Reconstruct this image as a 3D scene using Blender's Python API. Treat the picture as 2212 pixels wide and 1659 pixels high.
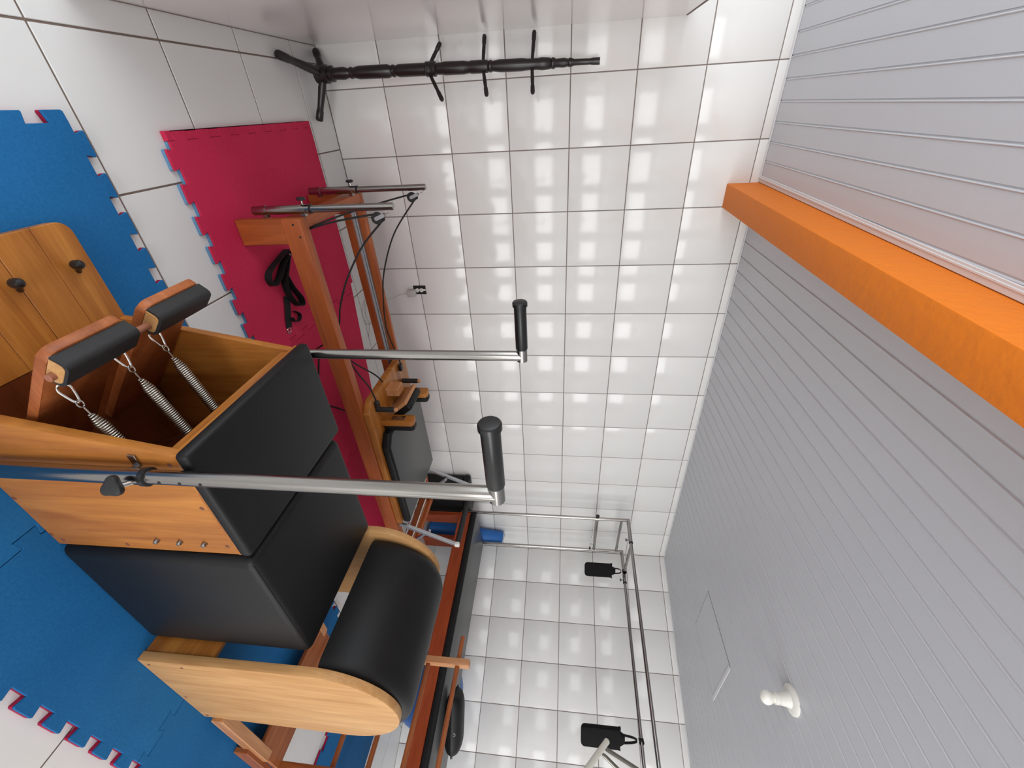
import bpy, bmesh, math, random
from mathutils import Vector, Matrix
random.seed(7)
for o in list(bpy.data.objects): bpy.data.objects.remove(o, do_unlink=True)
scene = bpy.context.scene
COL = scene.collection

# ------------------------------------------------------------------ camera (held sideways, so the room's up is picture right)
RX = Vector((0.0507929, 0.1075580, 0.9929005)); DN = Vector((0.8303651, -0.5569337, 0.0178528)); FW = Vector((0.5548999, 0.8235631, -0.1176007))
cam = bpy.data.objects.new('camera', bpy.data.cameras.new('camera')); COL.objects.link(cam)
cam.data.sensor_fit = 'HORIZONTAL'; cam.data.sensor_width = 36.0
cam.data.lens = 36.0 * 899.043 / 2212.0
cam.data.clip_start = 0.02
m = Matrix((RX, -DN, -FW)).transposed().to_4x4()
m.translation = Vector((0.4753247, -2.8030106, 1.3798920))
cam.matrix_world = m
scene.camera = cam

# ------------------------------------------------------------------ world, daylight at the windows, exposure
ROOM_Y = -6.2; OUT_X = -1.35; CEIL = 2.5025
w = bpy.data.worlds.new('world'); scene.world = w; w.use_nodes = True
bg = w.node_tree.nodes['Background']; bg.inputs[0].default_value = (0.80, 0.90, 1.0, 1); bg.inputs[1].default_value = 1.6
def area(name, loc, rot, sx, sy, power, col):
    l = bpy.data.lights.new(name, 'AREA'); l.shape = 'RECTANGLE'; l.size = sx; l.size_y = sy; l.energy = power; l.color = col
    o = bpy.data.objects.new(name, l); COL.objects.link(o); o.location = loc; o.rotation_euler = rot; return o
PI = math.pi
area('daylight_window_near', (0.75, ROOM_Y-0.12, 1.35), (PI/2, 0, 0), 2.7, 1.8, 105, (1.0, 0.985, 0.96))
area('daylight_window_far', (4.3, ROOM_Y-0.12, 1.35), (PI/2, 0, 0), 2.4, 1.8, 105, (1.0, 0.985, 0.96))
area('daylight_side_opening', (OUT_X-0.12, -2.05, 1.55), (PI/2, 0, -PI/2), 3.2, 1.6, 50, (0.97, 0.99, 1.0))
vs = scene.view_settings
vs.view_transform = 'Standard'; vs.look = 'None'; vs.gamma = 1.0; vs.use_curve_mapping = False; vs.exposure = -0.2

# ------------------------------------------------------------------ materials
MATS = {}
def nmat(name):
    m = bpy.data.materials.new(name); m.use_nodes = True
    nt = m.node_tree; b = nt.nodes['Principled BSDF']; MATS[name] = m
    return m, nt, b
def lin(c):
    return tuple(((v/255)/12.92 if v/255 <= 0.04045 else ((v/255+0.055)/1.055)**2.4) for v in c) + (1,)
def simple(name, rgb, rough=0.5, metal=0.0, bump=0.0, bscale=200.0, vary=0.0, spec=0.5, coat=0.0):
    m, nt, b = nmat(name)
    b.inputs['Base Color'].default_value = lin(rgb); b.inputs['Roughness'].default_value = rough
    b.inputs['Metallic'].default_value = metal; b.inputs['Specular IOR Level'].default_value = spec
    b.inputs['Coat Weight'].default_value = coat; b.inputs['Coat Roughness'].default_value = 0.12
    tc = nt.nodes.new('ShaderNodeTexCoord')
    if bump > 0:
        n = nt.nodes.new('ShaderNodeTexNoise'); n.inputs['Scale'].default_value = bscale; n.inputs['Detail'].default_value = 3
        bp = nt.nodes.new('ShaderNodeBump'); bp.inputs['Strength'].default_value = bump; bp.inputs['Distance'].default_value = 0.002
        nt.links.new(tc.outputs['Object'], n.inputs['Vector']); nt.links.new(n.outputs['Fac'], bp.inputs['Height'])
        nt.links.new(bp.outputs['Normal'], b.inputs['Normal'])
    if vary > 0:
        n = nt.nodes.new('ShaderNodeTexNoise'); n.inputs['Scale'].default_value = 6; n.inputs['Detail'].default_value = 4
        r = nt.nodes.new('ShaderNodeValToRGB'); c = lin(rgb)
        r.color_ramp.elements[0].position = 0.3; r.color_ramp.elements[1].position = 0.7
        r.color_ramp.elements[0].color = tuple(v*(1-vary) for v in c[:3]) + (1,)
        r.color_ramp.elements[1].color = tuple(min(1, v*(1+vary)) for v in c[:3]) + (1,)
        nt.links.new(tc.outputs['Object'], n.inputs['Vector']); nt.links.new(n.outputs['Fac'], r.inputs['Fac'])
        nt.links.new(r.outputs['Color'], b.inputs['Base Color'])
    return m
def wood(name, light, dark, axis, rough=0.42, coat=0.08, wscale=1.0):
    """long grain along one axis, board-to-board tone, fine pores"""
    m, nt, b = nmat(name); L = nt.links
    tc = nt.nodes.new('ShaderNodeTexCoord')
    mp = nt.nodes.new('ShaderNodeMapping'); sc = [9.0*wscale]*3; sc['xyz'.index(axis)] = 0.9*wscale; mp.inputs['Scale'].default_value = sc
    n1 = nt.nodes.new('ShaderNodeTexNoise'); n1.inputs['Scale'].default_value = 1.6; n1.inputs['Detail'].default_value = 6; n1.inputs['Distortion'].default_value = 1.2
    mp2 = nt.nodes.new('ShaderNodeMapping'); sc2 = [160.0]*3; sc2['xyz'.index(axis)] = 7.0; mp2.inputs['Scale'].default_value = sc2
    n2 = nt.nodes.new('ShaderNodeTexNoise'); n2.inputs['Scale'].default_value = 1.0; n2.inputs['Detail'].default_value = 2
    r = nt.nodes.new('ShaderNodeValToRGB')
    r.color_ramp.elements[0].position = 0.28; r.color_ramp.elements[0].color = lin(dark)
    r.color_ramp.elements[1].position = 0.68; r.color_ramp.elements[1].color = lin(light)
    mx = nt.nodes.new('ShaderNodeMixRGB'); mx.blend_type = 'MULTIPLY'; mx.inputs['Fac'].default_value = 0.22
    r2 = nt.nodes.new('ShaderNodeValToRGB'); r2.color_ramp.elements[0].position = 0.35; r2.color_ramp.elements[0].color = (0.45, 0.36, 0.28, 1)
    r2.color_ramp.elements[1].position = 0.6; r2.color_ramp.elements[1].color = (1, 1, 1, 1)
    L.new(tc.outputs['Object'], mp.inputs['Vector']); L.new(mp.outputs['Vector'], n1.inputs['Vector'])
    L.new(tc.outputs['Object'], mp2.inputs['Vector']); L.new(mp2.outputs['Vector'], n2.inputs['Vector'])
    L.new(n1.outputs['Fac'], r.inputs['Fac']); L.new(n2.outputs['Fac'], r2.inputs['Fac'])
    L.new(r.outputs['Color'], mx.inputs['Color1']); L.new(r2.outputs['Color'], mx.inputs['Color2'])
    oi = nt.nodes.new('ShaderNodeObjectInfo'); mr = nt.nodes.new('ShaderNodeMapRange'); mr.inputs['To Min'].default_value = 0.90; mr.inputs['To Max'].default_value = 1.06
    hs = nt.nodes.new('ShaderNodeHueSaturation'); L.new(oi.outputs['Random'], mr.inputs['Value']); L.new(mr.outputs['Result'], hs.inputs['Value'])
    L.new(mx.outputs['Color'], hs.inputs['Color']); L.new(hs.outputs['Color'], b.inputs['Base Color'])
    b.inputs['Roughness'].default_value = rough; b.inputs['Coat Weight'].default_value = coat; b.inputs['Coat Roughness'].default_value = 0.2; b.inputs['Specular IOR Level'].default_value = 0.3
    return m
def tile_mat(name, rgb, rough, wav):
    m, nt, b = nmat(name); L = nt.links
    tc = nt.nodes.new('ShaderNodeTexCoord'); oi = nt.nodes.new('ShaderNodeObjectInfo')
    r = nt.nodes.new('ShaderNodeValToRGB'); c = lin(rgb)
    r.color_ramp.elements[0].color = tuple(v*0.965 for v in c[:3]) + (1,); r.color_ramp.elements[1].color = c
    L.new(oi.outputs['Random'], r.inputs['Fac']); L.new(r.outputs['Color'], b.inputs['Base Color'])
    b.inputs['Roughness'].default_value = rough; b.inputs['Coat Weight'].default_value = 0.0
    n = nt.nodes.new('ShaderNodeTexNoise'); n.inputs['Scale'].default_value = 9; n.inputs['Detail'].default_value = 2
    bp = nt.nodes.new('ShaderNodeBump'); bp.inputs['Strength'].default_value = wav; bp.inputs['Distance'].default_value = 0.01
    ge = nt.nodes.new('ShaderNodeNewGeometry')
    L.new(ge.outputs['Position'], n.inputs['Vector']); L.new(n.outputs['Fac'], bp.inputs['Height']); L.new(bp.outputs['Normal'], b.inputs['Normal'])
    return m
def speckle(name, rgb, rgb2, rough):
    m, nt, b = nmat(name); L = nt.links
    tc = nt.nodes.new('ShaderNodeTexCoord'); n = nt.nodes.new('ShaderNodeTexNoise'); n.inputs['Scale'].default_value = 140; n.inputs['Detail'].default_value = 3
    n3 = nt.nodes.new('ShaderNodeTexNoise'); n3.inputs['Scale'].default_value = 3; n3.inputs['Detail'].default_value = 3
    ad = nt.nodes.new('ShaderNodeMath'); ad.operation = 'ADD'
    ml = nt.nodes.new('ShaderNodeMath'); ml.operation = 'MULTIPLY'; ml.inputs[1].default_value = 0.5
    r = nt.nodes.new('ShaderNodeValToRGB'); r.color_ramp.elements[0].position = 0.3; r.color_ramp.elements[1].position = 0.7
    r.color_ramp.elements[0].color = lin(rgb2); r.color_ramp.elements[1].color = lin(rgb)
    L.new(tc.outputs['Object'], n.inputs['Vector']); L.new(tc.outputs['Object'], n3.inputs['Vector'])
    L.new(n.outputs['Fac'], ad.inputs[0]); L.new(n3.outputs['Fac'], ad.inputs[1]); L.new(ad.outputs[0], ml.inputs[0])
    L.new(ml.outputs[0], r.inputs['Fac']); L.new(r.outputs['Color'], b.inputs['Base Color'])
    b.inputs['Roughness'].default_value = rough; b.inputs['Specular IOR Level'].default_value = 0.2
    bp = nt.nodes.new('ShaderNodeBump'); bp.inputs['Strength'].default_value = 0.25; bp.inputs['Distance'].default_value = 0.001
    L.new(n.outputs['Fac'], bp.inputs['Height']); L.new(bp.outputs['Normal'], b.inputs['Normal'])
    return m
tile_mat('wall_tile', (234, 233, 230), 0.14, 0.07)
tile_mat('floor_tile', (226, 226, 224), 0.32, 0.04)
simple('grout_wall', (138, 126, 120), 0.9, bump=0.3)
simple('grout_floor', (122, 106, 96), 0.9, bump=0.3)
simple('plaster_white', (226, 224, 222), 0.7, bump=0.1)
simple('panel_gloss', (240, 236, 234), 0.16, bump=0.02, bscale=20)
simple('pvc_grey', (196, 197, 202), 0.34, bump=0.04, bscale=60)
simple('pvc_trim', (214, 214, 216), 0.35)
simple('void_dark', (38, 36, 36), 0.9)
def orange():
    m = simple('orange_paint', (238, 130, 34), 0.6, spec=0.25)
    nt = m.node_tree; b = nt.nodes['Principled BSDF']; tc = nt.nodes.new('ShaderNodeTexCoord')
    n = nt.nodes.new('ShaderNodeTexNoise'); n.inputs['Scale'].default_value = 26; n.inputs['Detail'].default_value = 6
    bp = nt.nodes.new('ShaderNodeBump'); bp.inputs['Strength'].default_value = 0.55; bp.inputs['Distance'].default_value = 0.008
    nt.links.new(tc.outputs['Object'], n.inputs['Vector']); nt.links.new(n.outputs['Fac'], bp.inputs['Height']); nt.links.new(bp.outputs['Normal'], b.inputs['Normal'])
orange()
for ax in 'xyz':
    wood('honey_'+ax, (186, 122, 54), (146, 84, 30), ax)
    wood('tan_'+ax, (206, 160, 106), (184, 134, 80), ax, rough=0.5, coat=0.04)
    wood('red_'+ax, (180, 96, 48), (146, 70, 32), ax)
    wood('cherry_'+ax, (164, 74, 36), (132, 52, 22), ax)
    wood('mahogany_'+ax, (112, 54, 22), (78, 34, 12), ax)  # chair's inner panels: the shade in there is put into the colour
    wood('copper_'+ax, (176, 104, 58), (138, 72, 36), ax)
    wood('pale_'+ax, (206, 150, 104), (178, 118, 74), ax)
simple('vinyl_black', (18, 18, 19), 0.48, bump=0.12, bscale=420, spec=0.28)
simple('vinyl_sheen', (66, 68, 68), 0.38, bump=0.12, bscale=420)  # black vinyl with the light on pad tops put into its colour
simple('rubber_black', (30, 30, 31), 0.62, bump=0.25, bscale=500)
simple('grip_black', (17, 18, 18), 0.3, bump=0.03, bscale=300)
simple('plastic_black', (26, 26, 27), 0.35)
simple('steel', (158, 155, 151), 0.2, metal=1.0)
simple('steel_bright', (214, 212, 206), 0.1, metal=1.0)
simple('spring_steel', (176, 172, 162), 0.28, metal=1.0)
simple('aluminium', (178, 180, 184), 0.36, metal=0.9)
simple('rope_black', (28, 26, 26), 0.8)
simple('webbing_black', (18, 18, 19), 0.85, bump=0.3, bscale=700)
simple('fleece_black', (10, 10, 11), 1.0, bump=0.8, bscale=300)
simple('dark_wood', (30, 20, 19), 0.36, bump=0.05, bscale=80, coat=0.12)
simple('white_plastic', (232, 230, 224), 0.35)
simple('grey_plastic', (196, 193, 188), 0.4)
simple('white_bulb', (244, 242, 234), 0.25)
simple('cream_paint', (226, 222, 210), 0.4)
simple('blue_roll', (32, 104, 182), 0.55, bump=0.2, bscale=60)
simple('blue_ball', (40, 96, 168), 0.35)
simple('wood_plug', (112, 62, 40), 0.5)
simple('dowel', (150, 96, 72), 0.5)
speckle('foam_blue', (34, 110, 168), (22, 92, 146), 0.75)
speckle('foam_pink', (212, 50, 88), (190, 38, 74), 0.75)
speckle('foam_bluegrey', (112, 152, 186), (92, 134, 170), 0.75)
speckle('foam_crimson', (170, 36, 76), (140, 26, 60), 0.75)
m, nt, b = nmat('window_glass'); b.inputs['Base Color'].default_value = (1, 1, 1, 1); b.inputs['Roughness'].default_value = 0.0
b.inputs['Transmission Weight'].default_value = 1.0; b.inputs['IOR'].default_value = 1.02

# ------------------------------------------------------------------ mesh helpers
ROOT = {}
def obj(name, bm, mat, parent=None, local=False, smooth=35, kind=None):
    """link bm (world coordinates unless local) as one mesh object"""
    if parent is not None and not local:
        bmesh.ops.translate(bm, verts=bm.verts, vec=-ROOT[parent.name])
    bmesh.ops.recalc_face_normals(bm, faces=bm.faces)
    me = bpy.data.meshes.new(name); 
    for f in bm.faces: f.smooth = smooth > 0
    bm.to_mesh(me); bm.free()
    if smooth > 0: me.set_sharp_from_angle(angle=math.radians(smooth))
    me.materials.append(MATS[mat])
    o = bpy.data.objects.new(name, me); COL.objects.link(o)
    if parent is not None:
        o.parent = parent; ROOT[o.name] = ROOT[parent.name]
    else: ROOT[o.name] = Vector((0, 0, 0))
    if kind: o['kind'] = kind
    return o
def thing(name, label, cat, loc, rz=0.0, group=None):
    o = bpy.data.objects.new(name, None); COL.objects.link(o); o.empty_display_size = 0.05
    o.location = loc; o.rotation_euler = (0, 0, rz); o['label'] = label; o['category'] = cat
    if group: o['group'] = group
    ROOT[o.name] = Vector(loc); return o
def tag(o, label, cat, group=None):
    o['label'] = label; o['category'] = cat
    if group: o['group'] = group
    return o
def NB(): return bmesh.new()
def box(bm, a, b, bev=0.0, seg=2, mat4=None):
    x0, y0, z0 = a; x1, y1, z1 = b
    v = [bm.verts.new(p) for p in ((x0,y0,z0),(x1,y0,z0),(x1,y1,z0),(x0,y1,z0),(x0,y0,z1),(x1,y0,z1),(x1,y1,z1),(x0,y1,z1))]
    fs = [bm.faces.new([v[i] for i in q]) for q in ((0,3,2,1),(4,5,6,7),(0,1,5,4),(1,2,6,5),(2,3,7,6),(3,0,4,7))]
    if mat4 is not None: bmesh.ops.transform(bm, matrix=mat4, verts=v)
    if bev > 0:
        es = list({e for f in fs for e in f.edges})
        bmesh.ops.bevel(bm, geom=es, offset=bev, segments=seg, profile=0.5, affect='EDGES')
    return bm
def obox(bm, p, ux, uy, uz, bev=0.0, seg=2):
    """box with corner p and edge vectors ux uy uz"""
    p, ux, uy, uz = map(Vector, (p, ux, uy, uz))
    v = [bm.verts.new(q) for q in (p, p+ux, p+ux+uy, p+uy, p+uz, p+ux+uz, p+ux+uy+uz, p+uy+uz)]
    fs = [bm.faces.new([v[i] for i in q]) for q in ((0,3,2,1),(4,5,6,7),(0,1,5,4),(1,2,6,5),(2,3,7,6),(3,0,4,7))]
    if bev > 0:
        es = list({e for f in fs for e in f.edges})
        bmesh.ops.bevel(bm, geom=es, offset=bev, segments=seg, profile=0.5, affect='EDGES')
    return bm
def frame(d):
    d = Vector(d).normalized(); u = Vector((0,0,1)) if abs(d.z) < 0.9 else Vector((1,0,0))
    a = d.cross(u).normalized(); return a, d.cross(a).normalized()
def lathe(bm, p, d, prof, n=16, caps=True):
    """prof: (distance along d, radius)"""
    p = Vector(p); d = Vector(d).normalized(); a, b = frame(d); rings = []
    for s, r in prof:
        rings.append([bm.verts.new(p + d*s + (a*math.cos(2*PI*i/n) + b*math.sin(2*PI*i/n))*max(r, 1e-4)) for i in range(n)])
    for r0, r1 in zip(rings, rings[1:]):
        for i in range(n): bm.faces.new((r0[i], r0[(i+1) % n], r1[(i+1) % n], r1[i]))
    if caps: bm.faces.new(rings[0]); bm.faces.new(list(reversed(rings[-1])))
    return bm
def cyl(bm, p, q, r, n=16, bev=0.0):
    p, q = Vector(p), Vector(q); L = (q-p).length
    prof = [(0, r), (L, r)] if bev <= 0 else [(0, r-bev), (bev, r), (L-bev, r), (L, r-bev)]
    return lathe(bm, p, q-p, prof, n)
def tube(bm, pts, r, n=8, closed=False, flat=None):
    """sweep a circle (or flat=(half width, half thickness, width direction)) along pts"""
    pts = [Vector(p) for p in pts]; N = len(pts); rings = []; prev = None
    for i, p in enumerate(pts):
        if closed: t = pts[(i+1) % N] - pts[i-1]
        else: t = pts[min(i+1, N-1)] - pts[max(i-1, 0)]
        t.normalize()
        if flat:
            wd = Vector(flat[2]); a = (wd - t*wd.dot(t)).normalized(); b = t.cross(a)
            rings.append([bm.verts.new(p + a*sx*flat[0] + b*sy*flat[1]) for sx, sy in ((-1,-1),(1,-1),(1,1),(-1,1))])
        else:
            if prev is None: a, b = frame(t)
            else: a = (prev - t*prev.dot(t)).normalized(); b = t.cross(a)
            prev = a
            rings.append([bm.verts.new(p + (a*math.cos(2*PI*k/n) + b*math.sin(2*PI*k/n))*r) for k in range(n)])
    k = len(rings[0])
    for i in range(N if closed else N-1):
        r0, r1 = rings[i], rings[(i+1) % N]
        for j in range(k): bm.faces.new((r0[j], r0[(j+1) % k], r1[(j+1) % k], r1[j]))
    if not closed: bm.faces.new(rings[0]); bm.faces.new(list(reversed(rings[-1])))
    return bm
def bez(P, n=24):
    """smooth Catmull-Rom curve through P"""
    P = [Vector(p) for p in P]; Q = [P[0]*2-P[1]] + P + [P[-1]*2-P[-2]]; out = []
    for i in range(1, len(Q)-2):
        for k in range(n):
            t = k/n; a, b, c, d = Q[i-1], Q[i], Q[i+1], Q[i+2]
            out.append(0.5*((2*b) + (c-a)*t + (2*a-5*b+4*c-d)*t*t + (3*b-a-3*c+d)*t**3))
    out.append(P[-1]); return out
def prism(bm, poly, p, ex, ey, ez, bev=0.0, seg=2):
    """polygon (u,v) placed at p along ex,ey and pushed by vector ez"""
    p, ex, ey, ez = map(Vector, (p, ex, ey, ez))
    lo = [bm.verts.new(p + ex*u + ey*v) for u, v in poly]; hi = [bm.verts.new(p + ex*u + ey*v + ez) for u, v in poly]
    n = len(poly); f0 = bm.faces.new(lo); f1 = bm.faces.new(list(reversed(hi)))
    for i in range(n): bm.faces.new((lo[i], hi[i], hi[(i+1) % n], lo[(i+1) % n]))
    if bev > 0:
        bm.normal_update()
        es = list(set(f0.edges) | set(f1.edges))
        bmesh.ops.bevel(bm, geom=es, offset=bev, segments=seg, profile=0.5, affect='EDGES')
    return bm
def arc(cx, cy, r, a0, a1, n=10):
    return [(cx + r*math.cos(math.radians(a0 + (a1-a0)*i/n)), cy + r*math.sin(math.radians(a0 + (a1-a0)*i/n))) for i in range(n+1)]
def rrect(x0, y0, x1, y1, r, n=6):
    return arc(x1-r, y1-r, r, 0, 90, n) + arc(x0+r, y1-r, r, 90, 180, n) + arc(x0+r, y0+r, r, 180, 270, n) + arc(x1-r, y0+r, r, 270, 360, n)
X, Y, Z = Vector((1,0,0)), Vector((0,1,0)), Vector((0,0,1))
def child_mesh(name, me, mat, parent, loc, rot=(0,0,0)):
    o = bpy.data.objects.new(name, me); COL.objects.link(o); o.parent = parent; o.location = loc; o.rotation_euler = rot; return o
MCACHE = {}
def mesh_of(key, mat, fn, smooth=35):
    if key in MCACHE: return MCACHE[key]
    bm = NB(); fn(bm); bmesh.ops.recalc_face_normals(bm, faces=bm.faces)
    for f in bm.faces: f.smooth = smooth > 0
    me = bpy.data.meshes.new(key.split('|')[0]); bm.to_mesh(me); bm.free()
    if smooth > 0: me.set_sharp_from_angle(angle=math.radians(smooth))
    me.materials.append(MATS[mat]); MCACHE[key] = me; return me

# ================================================================== THE ROOM
BA = 0.34314                                   # the right-hand wall leaves the corner at this angle
CORNER = Vector((4.5487, 0, 0)); ED = Vector((math.sin(BA), -math.cos(BA), 0)); NB_OUT = Vector((math.cos(BA), math.sin(BA), 0))
def inside_right(x, y): return (Vector((x, y, 0)) - CORNER).dot(NB_OUT) < 0
# floor and its tiles
bm = NB(); box(bm, (OUT_X-0.1, ROOM_Y-0.1, -0.12), (7.0, 0.1, -0.003))
floor = obj('floor', bm, 'grout_floor', kind='structure', smooth=0)
TX, TY, GAP = 0.418, 0.426, 0.0031
xs = [0.228 + TX*k for k in range(-5, 16)]; ys = [-1.539 + TY*k for k in range(-7, 5)]
for xa, xb in zip(xs, xs[1:]):
    for ya, yb in zip(ys, ys[1:]):
        x0, x1 = max(xa, OUT_X), min(xb, 6.4); y0, y1 = ya, min(yb, 0.0)
        if x1-x0 < 0.02 or y1-y0 < 0.02: continue
        if not any(inside_right(px, py) for px in (x0, x1) for py in (y0, y1)): continue
        wx, wy = round(x1-x0, 3), round(y1-y0, 3)
        me = mesh_of('floor_tile|%g|%g' % (wx, wy), 'floor_tile', lambda b_: box(b_, (-wx/2+GAP, -wy/2+GAP, -0.008), (wx/2-GAP, wy/2-GAP, 0), 0.0015, 1))
        child_mesh('floor_tile', me, 'floor_tile', floor, ((x0+x1)/2, (y0+y1)/2, 0))
bm = NB(); box(bm, (OUT_X, ROOM_Y, -0.002), (6.4, -1.539-7*TY-GAP, 0.0)); obj('floor_rear', bm, 'floor_tile', kind='structure', smooth=0)
# tiled walls: local x along the wall, local +y out of the room
def tiled_wall(name, loc, rz, x0, x1, cols):
    bm = NB(); box(bm, (x0, 0.0035, -0.1), (x1, 0.14, CEIL+0.2))
    wl = obj(name, bm, 'grout_wall', kind='structure', smooth=0); wl.location = loc; wl.rotation_euler = (0, 0, rz)
    rows = [0.35*j for j in range(8)] + [CEIL+0.004]
    for a, b in zip(cols, cols[1:]):
        for c, d in zip(rows, rows[1:]):
            wx, wz = round(b-a, 3), round(d-c, 3)
            me = mesh_of('wall_tile|%g|%g' % (wx, wz), 'wall_tile', lambda b_: box(b_, (-wx/2+0.0027, 0, -wz/2+0.0027), (wx/2-0.0027, 0.008, wz/2-0.0027), 0.0016, 2))
            child_mesh('wall_tile', me, 'wall_tile', wl, ((a+b)/2, 0, (c+d)/2), (random.uniform(-.0012, .0012), 0, random.uniform(-.0012, .0012)))
    return wl
cA = [OUT_X] + [0.349*i for i in range(-3, 14)]; cA[-1] = 4.5487
tiled_wall('wall_back', (0, 0, 0), 0, OUT_X-0.1, 4.70, cA)
cB = [0.0] + [0.3445 + 0.349*i for i in range(0, 15)]
tiled_wall('wall_right', CORNER, math.atan2(ED.y, ED.x), -0.05, 6.7, cB)
# glossy low partition beside the coat rack
bm = NB(); box(bm, (0.085, -1.40, 0.0), (0.145, -0.001, 1.962), 0.002, 1)
part = obj('wall_left', bm, 'panel_gloss', kind='structure', smooth=30)
bm = NB(); box(bm, (0.083, -1.402, 1.962), (0.1475, -0.001, 1.970), 0.001, 1); obj('top_edging', bm, 'grout_wall', part)
bm = NB(); box(bm, (0.1445, -1.40, 0.0), (0.1475, -0.001, 0.004)); obj('floor_joint', bm, 'grout_wall', part)
# the walls behind the viewer, with window openings
def wall_with_hole(name, hor, at, lo, hi, holes, th):
    bm = NB()
    def bb(a0, a1, z0, z1):
        if hor == 'x': box(bm, (a0, at, z0), (a1, at+th, z1))
        else: box(bm, (at, a0, z0), (at+th, a1, z1))
    cur = lo
    for a0, a1, z0, z1 in holes:
        bb(cur, a0, 0, CEIL+0.2); bb(a0, a1, 0, z0); bb(a0, a1, z1, CEIL+0.2); cur = a1
    bb(cur, hi, 0, CEIL+0.2)
    return obj(name, bm, 'plaster_white', kind='structure', smooth=0)
wall_with_hole('wall_front', 'x', ROOM_Y, OUT_X, 6.85, [(-0.6, 2.1, 0.45, 2.25), (3.1, 5.5, 0.45, 2.25)], -0.1)
wall_with_hole('wall_outer', 'y', OUT_X, ROOM_Y-0.1, 0.1, [(-3.65, -0.45, 0.75, 2.35)], -0.1)
def window(name, hor, at, a0, a1, z0, z1, nm):
    bm = NB(); t = 0.045
    def bb(p0, p1, q0, q1):
        if hor == 'x': box(bm, (p0, at-0.03, q0), (p1, at+0.03, q1), 0.004, 1)
        else: box(bm, (at-0.03, p0, q0), (at+0.03, p1, q1), 0.004, 1)
    bb(a0, a1, z0, z0+t); bb(a0, a1, z1-t, z1); bb(a0, a0+t, z0, z1); bb(a1-t, a1, z0, z1)
    for k in range(1, nm): c = a0 + (a1-a0)*k/nm; bb(c-0.02, c+0.02, z0, z1)
    return obj(name, bm, 'white_plastic', kind='structure')
window('window_1', 'x', ROOM_Y-0.05, -0.6, 2.1, 0.45, 2.25, 4)
window('window_2', 'x', ROOM_Y-0.05, 3.1, 5.5, 0.45, 2.25, 4)
window('window_3', 'y', OUT_X-0.05, -3.65, -0.45, 0.75, 2.35, 4)
# ceiling of narrow grey boards running away from the tiled wall
bm = NB(); box(bm, (OUT_X-0.1, ROOM_Y-0.1, CEIL+0.012), (7.0, 0.1, CEIL+0.06))
ceil = obj('ceiling', bm, 'void_dark', kind='structure', smooth=0)
PW = 0.0936
def board(b_, wd, ln):
    h = wd/2
    prof = [(-h, 0.014), (-h, 0.0026), (-h+0.0050, 0.0026), (-h+0.0058, 0.0), (-h+0.0066, -0.0020), (-h+0.0082, -0.0027), (-h+0.0100, -0.0019), (-h+0.0112, 0.0), (h-0.0008, 0.0), (h, 0.0008), (h, 0.014)]
    prism(b_, prof, (0, 0, 0), X, Z, Y*-ln)
def ceiling_run(xa, xb):
    x = xa; n = 0
    while x < xb-0.02:
        wd = round(min(PW, xb-x), 4); yn = ROOM_Y; yf = -0.012
        xm = x+wd
        if xm > CORNER.x:                          # stop each board at the slanting right wall
            yf = min(-0.012, -(x - CORNER.x)/math.tan(BA) - 0.02) if x > CORNER.x else -0.012
        if yf < ROOM_Y+0.1: break
        ln = round(yf-yn, 3)
        me = mesh_of('ceiling_board|%g|%g' % (wd, ln), 'pvc_grey', lambda b_: board(b_, wd, ln), smooth=0)
        child_mesh('ceiling_board', me, 'pvc_grey', ceil, (x+wd/2, yf, CEIL)); x += wd; n += 1
ceiling_run(0.1465-16*PW, 0.1465+9*PW)
ceiling_run(1.06, 6.7)
# orange beam, seen from below and from its lit left side
bm = NB(); mt = Matrix.Translation((0.917, 0, 0)) @ Matrix.Rotation(math.radians(0.85), 4, 'Z')
box(bm, (0, ROOM_Y, 2.324), (0.134, 0.0, CEIL+0.02), 0.006, 2, mt)
beam = obj('trim_1', bm, 'orange_paint', kind='structure')
# plastic edge mouldings of the ceiling
def moulding(name, p0, p1, side, wdt):
    p0, p1 = Vector(p0), Vector(p1); d = p1-p0; s = Vector(side)
    bm = NB()
    obox(bm, p0, d, s*wdt, Z*0.006, 0.0015, 1); obox(bm, p0 + s*wdt*0.55 - Z*0.003, d, s*wdt*0.2, Z*0.004, 0.001, 1)
    return obj(name, bm, 'pvc_trim', kind='structure')
moulding('trim_2', (0.915, 0, CEIL-0.006), (0.915+0.0148*6.2, ROOM_Y, CEIL-0.006), (-1, 0, 0), 0.034)
moulding('trim_3', (1.053, 0, CEIL-0.006), (1.053+0.0148*6.2, ROOM_Y, CEIL-0.006), (1, 0, 0), 0.03)
moulding('trim_4', (OUT_X, -0.0005, CEIL-0.005), (0.915, -0.0005, CEIL-0.005), (0, -1, 0), 0.010)
moulding('trim_5', (1.053, -0.0005, CEIL-0.005), (4.54, -0.0005, CEIL-0.005), (0, -1, 0), 0.010)
bm = NB(); obox(bm, CORNER - NB_OUT*0.001 + Z*(CEIL-0.005), ED*6.6, -NB_OUT*0.010, Z*0.006); obj('trim_6', bm, 'pvc_trim', kind='structure')
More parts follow.
